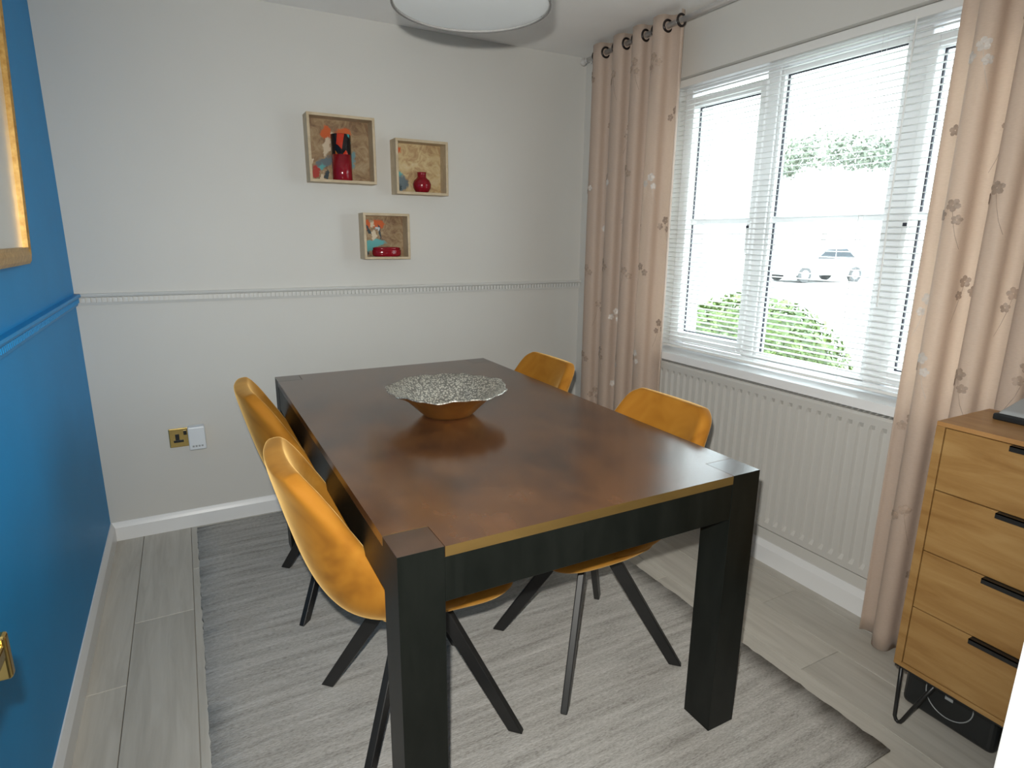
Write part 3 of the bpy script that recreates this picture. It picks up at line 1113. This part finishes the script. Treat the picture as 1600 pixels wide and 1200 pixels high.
# ------------------------------------------------------------------ wall boxes
ground = [(0.28, (0.11, 0.055, 0.030)), (0.42, (0.23, 0.135, 0.07)), (0.55, (0.33, 0.225, 0.12)), (0.72, (0.44, 0.34, 0.21))]
ORG, TEAL, DARK, RED, CREAM, SLATE = (0.55, 0.10, 0.015), (0.10, 0.36, 0.36), (0.03, 0.05, 0.06), (0.38, 0.03, 0.02), (0.62, 0.52, 0.38), (0.12, 0.16, 0.18)
P1 = painting('abstract_panel_a', [(0.30, 0.78, 0.09, 0.10, 0, ORG), (0.58, 0.80, 0.12, 0.10, 0.2, ORG), (0.42, 0.74, 0.05, 0.06, 0, CREAM),
    (0.26, 0.30, 0.16, 0.07, -0.5, SLATE), (0.17, 0.20, 0.10, 0.05, -0.6, TEAL), (0.10, 0.13, 0.05, 0.11, 0.2, RED), (0.06, 0.30, 0.03, 0.05, 0, CREAM),
    (0.70, 0.36, 0.07, 0.14, 0.2, (0.13, 0.25, 0.27)), (0.30, 0.55, 0.05, 0.16, 0.2, CREAM), (0.22, 0.06, 0.03, 0.06, 0, CREAM), (0.28, 0.10, 0.03, 0.08, 0, DARK)], ground)
ground2 = [(0.25, (0.25, 0.13, 0.07)), (0.42, (0.42, 0.27, 0.13)), (0.55, (0.55, 0.42, 0.22)), (0.75, (0.60, 0.50, 0.32))]
P2 = painting('abstract_panel_b', [(0.05, 0.86, 0.10, 0.09, 0, ORG), (0.04, 0.77, 0.04, 0.04, 0, CREAM), (0.035, 0.60, 0.022, 0.18, 0.1, DARK),
    (0.08, 0.33, 0.08, 0.12, 0.4, TEAL), (0.16, 0.18, 0.13, 0.16, 0.3, SLATE), (0.08, 0.10, 0.06, 0.08, 0, DARK)], ground2)
P3 = painting('abstract_panel_c', [(0.10, 0.78, 0.10, 0.13, 0, ORG), (0.40, 0.80, 0.15, 0.11, 0, ORG), (0.24, 0.80, 0.06, 0.08, 0, CREAM),
    (0.18, 0.62, 0.035, 0.19, -0.5, DARK), (0.42, 0.60, 0.03, 0.20, -0.1, DARK), (0.36, 0.70, 0.05, 0.04, 0, (0.5, 0.55, 0.58)), (0.28, 0.52, 0.06, 0.14, 0, CREAM),
    (0.30, 0.33, 0.26, 0.09, -0.1, TEAL), (0.16, 0.20, 0.14, 0.08, 0, TEAL), (0.05, 0.08, 0.09, 0.08, 0, DARK)], ground)
def wall_box(label, x0, x1, z0, z1, d, pmat):
    c = thing('box_shelf', label, 'box shelf', ((x0 + x1) / 2, 0, z0), group='wooden box shelves on the back wall')
    w, h, t = (x1 - x0) / 2, z1 - z0, 0.012
    MB().box(-w, w, -d, 0, 0, t).build('bottom_board', M['pale_wood'], c, bevel=0.0008, bseg=1)
    MB().box(-w, w, -d, 0, h - t, h).build('top_board', M['pale_wood'], c, bevel=0.0008, bseg=1)
    MB().box(-w, -w + t, -d, 0, t, h - t).build('side_board', M['pale_wood'], c, bevel=0.0008, bseg=1)
    MB().box(w - t, w, -d, 0, t, h - t).build('side_board', M['pale_wood'], c, bevel=0.0008, bseg=1)
    pn = MB().box(-w + t, w - t, -0.012, -0.004, t, h - t).build('painted_back', pmat, c)
    pn['label'] = 'painted back panel with orange and teal shapes'
    return c
BD = 0.088
wall_box('largest pale wooden box shelf, holding the tall red cylinder vase', 0.944, 1.247, 1.577, 1.868, BD, P1)
wall_box('pale wooden box shelf on the right, holding the round red bud vase', 1.343, 1.609, 1.540, 1.792, BD, P2)
wall_box('smallest pale wooden box shelf, lowest, holding the flat red dish', 1.174, 1.402, 1.232, 1.448, BD, P3)

def vase_pattern():
    m, nt, b = newmat('vase_glaze_pattern')
    tc = nt.nodes.new('ShaderNodeTexCoord')
    mp = nt.nodes.new('ShaderNodeMapping')
    mp.inputs['Scale'].default_value = (34, 34, 15)
    link(nt, tc, 'Object', mp, 'Vector')
    v = nt.nodes.new('ShaderNodeTexVoronoi')
    v.inputs['Scale'].default_value = 1.0
    link(nt, mp, 0, v, 'Vector')
    sep = nt.nodes.new('ShaderNodeSeparateColor')
    link(nt, v, 'Color', sep, 0)
    r = ramp(nt, sep, 0, [(0.0, (0.012, 0.010, 0.012)), (0.25, (0.48, 0.14, 0.01)), (0.45, (0.012, 0.010, 0.012)), (0.60, (0.50, 0.035, 0.01)), (0.75, (0.06, 0.33, 0.33)), (0.88, (0.42, 0.12, 0.01))])
    r.color_ramp.interpolation = 'CONSTANT'
    link(nt, r, 'Color', b, 'Base Color')
    b.inputs['Roughness'].default_value = 0.1
    return m
M['vase_pat'] = vase_pattern()
v1 = thing('cylinder_vase', 'tall crimson cylinder vase with black, orange and teal top', 'vase', (1.097, -0.050, 1.589))
MB().lathe([(0.042, 0.0), (0.0445, 0.003), (0.0445, 0.112)], 40, cap1=True).build('crimson_base', M['red_glaze'], v1, smooth=True)
MB().lathe([(0.0445, 0.112), (0.0445, 0.197), (0.043, 0.200), (0.040, 0.198), (0.040, 0.13)], 40, cap0=False).build('patterned_neck', M['vase_pat'], v1, smooth=True)
v2 = MB().lathe([(0.022, 0), (0.032, 0.004), (0.043, 0.022), (0.045, 0.040), (0.038, 0.058), (0.026, 0.068), (0.0215, 0.074), (0.0215, 0.092), (0.0235, 0.096), (0.020, 0.096), (0.018, 0.07)], 40).build('bud_vase', M['red_glaze'], None, smooth=True, loc=(1.484, -0.048, 1.552))
tag(v2, 'small round crimson bud vase with a short neck', 'vase')
v3 = thing('lidded_dish', 'low flat crimson dish in the smallest box shelf', 'dish', (1.292, -0.052, 1.244))
MB().lathe([(0.050, 0), (0.058, 0.003), (0.062, 0.012), (0.062, 0.030), (0.058, 0.036)], 44, cap1=True).build('dish_body', M['red_glaze'], v3, smooth=True)
MB().lathe([(0.058, 0.036), (0.060, 0.038), (0.058, 0.043), (0.045, 0.046)], 44).build('dish_rim', M['red_glaze'], v3, smooth=True)
for o in list(v3.children):
    o.scale = (1.15, 0.62, 1.0)

# ------------------------------------------------------------------ picture on the blue wall
pic = thing('framed_picture', 'gold-framed picture with a white mount on the blue wall', 'picture', (0.0, -1.20, 1.255))
def frame_bar(name, mb, mat, **k):
    return mb.build(name, mat, pic, **k)
PY0, PY1, PH, FW = -0.49, 0.335, 0.72, 0.045
tilt = 0.045
def lean(a, b, c):
    return (a + 0.012 + tilt * c, b, c)
FPR = [(0.0, 0.0), (0.0, FW), (0.014, FW), (0.020, FW * 0.8), (0.024, FW * 0.45), (0.020, FW * 0.2), (0.022, 0.0)]
# each side: mitred
def side(axis, at, sgn, l0, l1):
    mb = MB()
    k = len(FPR)
    for (end, e_s) in ((l0, 1), (l1, -1)):
        for a, w in FPR:
            wi = FW - w           # distance from outer edge
            pos = at + sgn * wi
            le = end + e_s * wi
            mb.v.append(lean(a, le, pos) if axis == 'h' else lean(a, pos, le))
    for i in range(k):
        j = (i + 1) % k
        mb.f.append((i, j, k + j, k + i))
    mb.f.append(tuple(range(k)))
    mb.f.append(tuple(range(k, 2 * k)))
    return mb
frame_bar('frame_rail', side('h', 0.0, 1, PY0, PY1), M['gold'])
frame_bar('frame_rail', side('h', PH, -1, PY0, PY1), M['gold'])
frame_bar('frame_rail', side('v', PY0, 1, 0.0, PH), M['gold'])
frame_bar('frame_rail', side('v', PY1, -1, 0.0, PH), M['gold'])
mb = MB()
mb.hexa([lean(0.004, PY0 + 0.03, 0.03), lean(0.010, PY0 + 0.03, 0.03), lean(0.010, PY1 - 0.03, 0.03), lean(0.004, PY1 - 0.03, 0.03),
         lean(0.004, PY0 + 0.03, PH - 0.03), lean(0.010, PY0 + 0.03, PH - 0.03), lean(0.010, PY1 - 0.03, PH - 0.03), lean(0.004, PY1 - 0.03, PH - 0.03)])
frame_bar('mount_board', mb, M['mat_board'])
mb = MB()
mb.hexa([lean(0.0118, PY0 + 0.044, 0.044), lean(0.0135, PY0 + 0.044, 0.044), lean(0.0135, PY1 - 0.044, 0.044), lean(0.0118, PY1 - 0.044, 0.044),
         lean(0.0118, PY0 + 0.044, PH - 0.044), lean(0.0135, PY0 + 0.044, PH - 0.044), lean(0.0135, PY1 - 0.044, PH - 0.044), lean(0.0118, PY1 - 0.044, PH - 0.044)])
frame_bar('glazing', mb, M['picture_glass'])

# ------------------------------------------------------------------ wall socket and plug-in adaptor
so = thing('wall_socket', 'brass wall socket with black inserts low on the back wall', 'socket', (0.340, 0.0, 0.397))
MB().box(-0.073, 0.073, -0.008, 0, 0.0, 0.088).build('brass_plate', M['brass'], so, bevel=0.003, bseg=2)
for cx_ in (-0.036, 0.036):
    MB().box(cx_ - 0.012, cx_ + 0.004, -0.0095, -0.006, 0.034, 0.062).build('socket_insert', M['black_plastic'], so, bevel=0.001)
    MB().box(cx_ - 0.020, cx_ + 0.020, -0.0095, -0.006, 0.022, 0.034).build('socket_insert', M['black_plastic'], so, bevel=0.001)
MB().box(-0.014, -0.001, -0.0125, -0.006, 0.056, 0.076).build('rocker_switch', M['black_plastic'], so, bevel=0.001)
ad = thing('plug_in_adaptor', 'white plug-in adaptor pushed into the brass socket', 'adaptor', (0.379, -0.0098, 0.388))
MB().box(-0.035, 0.035, -0.045, 0, 0.0, 0.108).build('adaptor_body', M['white_plastic'], ad, bevel=0.006, bseg=3)
for k in range(4):
    MB().box(-0.022 + k * 0.012, -0.014 + k * 0.012, -0.0458, -0.044, 0.014, 0.022).build('indicator', M['grey_plastic'], ad)

# ------------------------------------------------------------------ chest of drawers
DXF, DXB, DY0, DY1, DZ0, DZ1 = 2.050, 2.306, -2.765, -2.235, 0.188, 0.897
ch = thing('chest_of_drawers', 'honey oak chest of drawers with black edge pulls', 'chest of drawers', ((DXF + DXB) / 2, (DY0 + DY1) / 2, 0.0))
def dpart(name, mb, mat, parent=ch, **k):
    o_ = Vector(((DXF + DXB) / 2, (DY0 + DY1) / 2, 0.0))
    mb.v = [tuple(Vector(p) - o_) for p in mb.v]
    return mb.build(name, mat, parent, **k)
T = 0.020
dpart('top_panel', MB().box(DXF, DXB, DY0, DY1, DZ1 - 0.012, DZ1), M['oak_top'], bevel=0.0012)
dpart('side_panel', MB().box(DXF, DXB, DY1 - T, DY1, DZ0, DZ1 - 0.0122), M['oak'], bevel=0.001)
dpart('side_panel', MB().box(DXF, DXB, DY0, DY0 + T, DZ0, DZ1 - 0.0122), M['oak'], bevel=0.001)
dpart('bottom_panel', MB().box(DXF, DXB, DY0 + T, DY1 - T, DZ0, DZ0 + 0.013), M['oak'], bevel=0.001)
dpart('back_panel', MB().box(DXB - 0.008, DXB - 0.001, DY0 + T, DY1 - T, DZ0 + 0.014, DZ1 - 0.013), M['oak'])
zc = [0.884, 0.7165, 0.5445, 0.3765, 0.2015]
dc = (DY0 + DY1) / 2
for k in range(4):
    z1_, z0_ = zc[k] - 0.0015, zc[k + 1] + 0.0015
    dr = dpart('drawer', MB().box(DXF + 0.002, DXF + 0.020, DY0 + T + 0.002, DY1 - T - 0.002, z0_, z1_).box(DXF + 0.021, DXB - 0.02, DY0 + T + 0.01, DY1 - T - 0.01, z0_ + 0.005, z1_ - 0.02), M['oak'], bevel=0.001, bseg=1)
    hm = MB()
    hm.box(DXF - 0.016, DXF + 0.004, dc - 0.10, dc + 0.10, z1_ - 0.0005, z1_ + 0.0018)
    hm.box(DXF - 0.016, DXF - 0.0135, dc - 0.10, dc + 0.10, z1_ - 0.011, z1_ + 0.0018)
    dpart('edge_pull', hm, M['black_metal'], dr)
# hairpin legs
for (lx, ly, sx, sy) in ((DXF + 0.018, DY1 - 0.030, -1, 1), (DXF + 0.018, DY0 + 0.030, -1, -1), (DXB - 0.03, DY1 - 0.030, 1, 1), (DXB - 0.03, DY0 + 0.030, 1, -1)):
    pts = []
    fy = ly + sy * 0.006
    pts = [(lx, fy + sy * 0.010, DZ0 - 0.004), (lx - sx * 0.0, fy + sy * 0.006, 0.07), (lx, fy + sy * 0.004, 0.018), (lx, fy - sy * 0.001, 0.008), (lx, fy - sy * 0.007, 0.0055),
           (lx, fy - sy * 0.013, 0.009), (lx, fy - sy * 0.018, 0.020), (lx, fy - sy * 0.036, 0.07), (lx, fy - sy * 0.080, DZ0 - 0.004)]
    lmb = MB().tube(pts, 0.0052, 10)
    dpart('hairpin_leg', lmb, M['black_metal'], smooth=True)
# plates under the body
dpart('mounting_plate', MB().box(DXF + 0.004, DXB - 0.004, DY0 + 0.004, DY1 - 0.004, DZ0 - 0.007, DZ0 - 0.0005), M['black_metal'])

# black round-faced box on the floor under the drawers
sb = thing('black_speaker', 'black box with a round ring on its face, under the oak drawers', 'speaker', (2.24, -2.335, 0.0))
MB().box(-0.070, 0.062, -0.120, 0.120, 0.0, 0.172).build('cabinet_body', M['black_plastic'], sb, bevel=0.018, bseg=4)
ringp = [(-0.0705, 0.060 * math.cos(t), 0.092 + 0.060 * math.sin(t)) for t in [2 * PI * k / 40 for k in range(40)]]
MB().tube(ringp, 0.0016, 6, closed=True).build('cone_ring', M['grey_plastic'], sb, smooth=True)
MB().box(-0.0716, -0.0695, -0.010, 0.010, 0.088, 0.099).build('badge', M['grey_plastic'], sb)

# electronic device on the chest top
dv = thing('desk_device', 'black and grey electronic device on the oak drawers', 'device', (2.235, -2.415, 0.897))
MB().box(-0.040, 0.075, -0.11, 0.125, 0.0, 0.017).build('device_base', M['black_plastic'], dv, bevel=0.004, bseg=3)
MB().hexa([(-0.036, -0.105, 0.017), (0.070, -0.105, 0.017), (0.070, 0.118, 0.017), (-0.036, 0.118, 0.017),
           (-0.030, -0.095, 0.026), (0.066, -0.095, 0.062), (0.066, 0.096, 0.062), (-0.030, 0.110, 0.026)]).build('device_top', M['grey_plastic'], dv, bevel=0.004, bseg=3)

# ------------------------------------------------------------------ door, lining, handle
lin = MB()
lin.box(DX0 - 0.03, DX0, YF - 0.115, YF + 0.0, 0, DZ)
lin.box(DX1, DX1 + 0.03, YF - 0.115, YF + 0.012, 0, DZ)
lin.box(DX0 - 0.03, DX1 + 0.03, YF - 0.115, YF + 0.0, DZ, DZ + 0.03)
dl = tag(lin.build('trim_3', M['trim_white'], bevel=0.002), 'white door lining around the doorway', None, None, 'structure')
arch = MB()
arch.box(DX1 + 0.006, DX1 + 0.075, YF, YF + 0.014, 0, DZ + 0.07)
arch.box(DX0 - 0.075, DX0 - 0.006, YF, YF + 0.014, 0, DZ + 0.07)
arch.box(DX0 - 0.075, DX1 + 0.075, YF, YF + 0.014, DZ + 0.006, DZ + 0.07)
tag(arch.build('trim_4', M['trim_white'], bevel=0.003), 'white architrave around the doorway', None, None, 'structure')

hinge = Vector((0.105, YF + 0.018, 0.0))
door = thing('door_1', 'white room door standing open against the blue wall', None, hinge, 0)
door['kind'] = 'structure'
DL = 0.690
door_dir = math.atan2(DL, 0.002)
door.rotation_euler = (0, 0, door_dir)
# local +x along the leaf, local -y faces the room / camera
leaf = MB().box(0.0, DL, 0.0, 0.035, 0.006, 1.98)
leafo = leaf.build('door_leaf', M['trim_white'], door, bevel=0.002)
for (za, zb) in ((0.15, 0.80), (1.05, 1.82)):
    for (xa, xb) in ((0.09, 0.31), (0.38, 0.60)):
        MB().box(xa, xb, -0.004, 0.001, za, zb).build('door_panel', M['trim_white'], leafo, bevel=0.006, bseg=2)
hz = 0.836
hx = DL - 0.055
hnd = MB().box(hx - 0.021, hx + 0.021, -0.006, 0.0, hz - 0.085, hz + 0.075).build('door_handle', M['brass'], door, bevel=0.003, bseg=2)
MB().tube([(hx, -0.004, hz), (hx, -0.044, hz)], 0.0095, 14).build('spindle_neck', M['brass'], hnd, smooth=True)
lev = MB()
lev.box(hx - 0.008, hx + 0.008, -0.058, -0.034, hz - 0.034, hz + 0.026)
lev.box(hx - 0.100, hx - 0.006, -0.056, -0.042, hz - 0.004, hz + 0.016)
lev.build('lever', M['brass'], hnd, bevel=0.004, bseg=3)

# ------------------------------------------------------------------ outside the window
GZ = -0.35
tag(MB().box(XO, 90, -60, 90, GZ - 0.1, GZ).build('ground', M['asphalt']), 'pale paving outside', None, None, 'structure')

def foliage(mb, n, fn, size, rnd):
    for _ in range(n):
        p, nn = fn(rnd)
        a = nn.orthogonal().normalized()
        b = nn.cross(a)
        th = rnd.uniform(0, 6.28)
        u = (a * math.cos(th) + b * math.sin(th)) * size * rnd.uniform(0.6, 1.2)
        w = (b * math.cos(th) - a * math.sin(th)) * size * 0.55 * rnd.uniform(0.6, 1.2)
        tip = nn * size * rnd.uniform(-0.3, 0.5)
        mb.quadface(p - u, p + w * 0.9 + tip * 0.4, p + u + tip, p - w * 0.9 + tip * 0.4)
def sph(rnd):
    z_ = rnd.uniform(-1, 1)
    a = rnd.uniform(0, 2 * PI)
    r = math.sqrt(1 - z_ * z_)
    return Vector((r * math.cos(a), r * math.sin(a), z_))
def bush(name, label, cat, loc, rad, n, size, mat, seed, stem=True, core_col=None):
    rnd = random.Random(seed)
    c = thing(name, label, cat, loc)
    mb = MB()
    R_ = Vector(rad)
    def fn(rn):
        d = sph(rn)
        k = rn.uniform(0.86, 1.03)
        p = Vector((d.x * R_.x * k, d.y * R_.y * k, d.z * R_.z * k + R_.z + (0.25 if stem else 0.02)))
        nn = (d + sph(rn) * 0.8).normalized()
        return p, nn
    foliage(mb, n, fn, size, rnd)
    o = mb.build('foliage', mat, c)
    o['kind'] = 'stuff'
    zc_ = R_.z + (0.25 if stem else 0.02)
    core = MB().lathe([(0.02, -0.88), (0.45, -0.78), (0.74, -0.48), (0.86, 0.0), (0.74, 0.48), (0.45, 0.78), (0.02, 0.88)], 20)
    core.v = [(a * R_.x, b * R_.y, d * R_.z + zc_) for a, b, d in core.v]
    core.build('inner_mass', mat, c, smooth=True)
    if stem:
        MB().tube([(0, 0, 0), (0.01, 0, 0.3)], 0.04, 8).build('stem', M['bark'], c)
    return c
bush('round_bush', 'rounded green bush just outside the window', 'bush', (4.0, 0.03, GZ), (0.66, 0.74, 0.64), 9000, 0.030, M['leaf'], 4, stem=False)
bush('garden_hedge', 'small yellow-green hedge beyond the parked car', 'hedge', (29.5, 13.6, GZ), (0.9, 0.6, 0.75), 2500, 0.09, M['leaf_yellow'], 9, stem=False)
# tree
tr = thing('street_tree', 'broad leafy tree far beyond the window', 'tree', (34.0, 20.6, GZ))
MB().tube([(0, 0, 0), (0.05, 0.02, 3.2), (0.0, 0.3, 6.4)], 0.13, 10).build('trunk', M['bark_pale'], tr, smooth=True)
rt = random.Random(21)
mb = MB()
blobs = [((0, 0.6, 7.0), 1.2), ((0.6, -0.6, 6.7), 1.1), ((1.0, -1.6, 6.6), 1.1), ((-0.8, 1.8, 6.7), 1.0), ((0.3, -2.6, 6.3), 0.8), ((-0.2, 2.8, 6.2), 0.8)]
for (bc, br_) in blobs:
    def fn(rn, bc=bc, br_=br_):
        d = sph(rn)
        return Vector(bc) + d * br_ * rn.uniform(0.5, 1.05), (d + sph(rn)).normalized()
    foliage(mb, 420, fn, 0.18, rt)
mb.build('foliage', M['leaf_tree'], tr)['kind'] = 'stuff'

# parked car, far across the road
car = thing('parked_car', 'white car parked across the road', 'car', (24.6, 14.2, GZ), math.radians(-12))
side_prof = [(-2.05, 0.30), (-2.08, 0.55), (-1.95, 0.80), (-1.55, 0.92), (-0.95, 0.98), (-0.35, 1.42), (0.75, 1.46), (1.45, 1.05), (1.95, 0.95), (2.05, 0.60), (2.0, 0.30)]
MB().extrude(side_prof, lambda a, b, t: (a, t * (1 - 0.10 * max(0, b - 0.9)), b), -0.84, 0.84).build('car_body', M['car_white'], car, bevel=0.05, bseg=3)
for s_ in (-1, 1):
    MB().extrude([(-0.72, 1.0), (-0.28, 1.36), (0.15, 1.38), (0.15, 1.0)], lambda a, b, t: (a, t, b), s_ * 0.80, s_ * 0.846).build('side_window', M['car_glass'], car)
    MB().extrude([(0.22, 1.0), (0.22, 1.38), (0.72, 1.40), (1.22, 1.02)], lambda a, b, t: (a, t, b), s_ * 0.80, s_ * 0.846).build('side_window', M['car_glass'], car)
    for wx in (-1.3, 1.3):
        w_ = MB()
        seg = 24
        for (yy_, rr_) in ((0.72, 0.30), (0.74, 0.33), (0.86, 0.33), (0.88, 0.30)):
            for k in range(seg):
                a = 2 * PI * k / seg
                w_.v.append((wx + rr_ * math.cos(a), s_ * yy_, 0.33 + rr_ * math.sin(a)))
        for j in range(3):
            for k in range(seg):
                k2 = (k + 1) % seg
                w_.f.append((j * seg + k, j * seg + k2, (j + 1) * seg + k2, (j + 1) * seg + k))
        w_.f.append(tuple(range(seg)))
        w_.f.append(tuple(3 * seg + k for k in range(seg)))
        wo = w_.build('wheel', M['tyre'], car)
        hb = MB().lathe([(0.20, 0.0), (0.19, 0.01), (0.05, 0.02)], 18)
        hb.v = [(wx + a, s_ * (0.878 + c), 0.33 + b) for a, b, c in hb.v]
        hb.build('hubcap', M['grey_plastic'], wo)
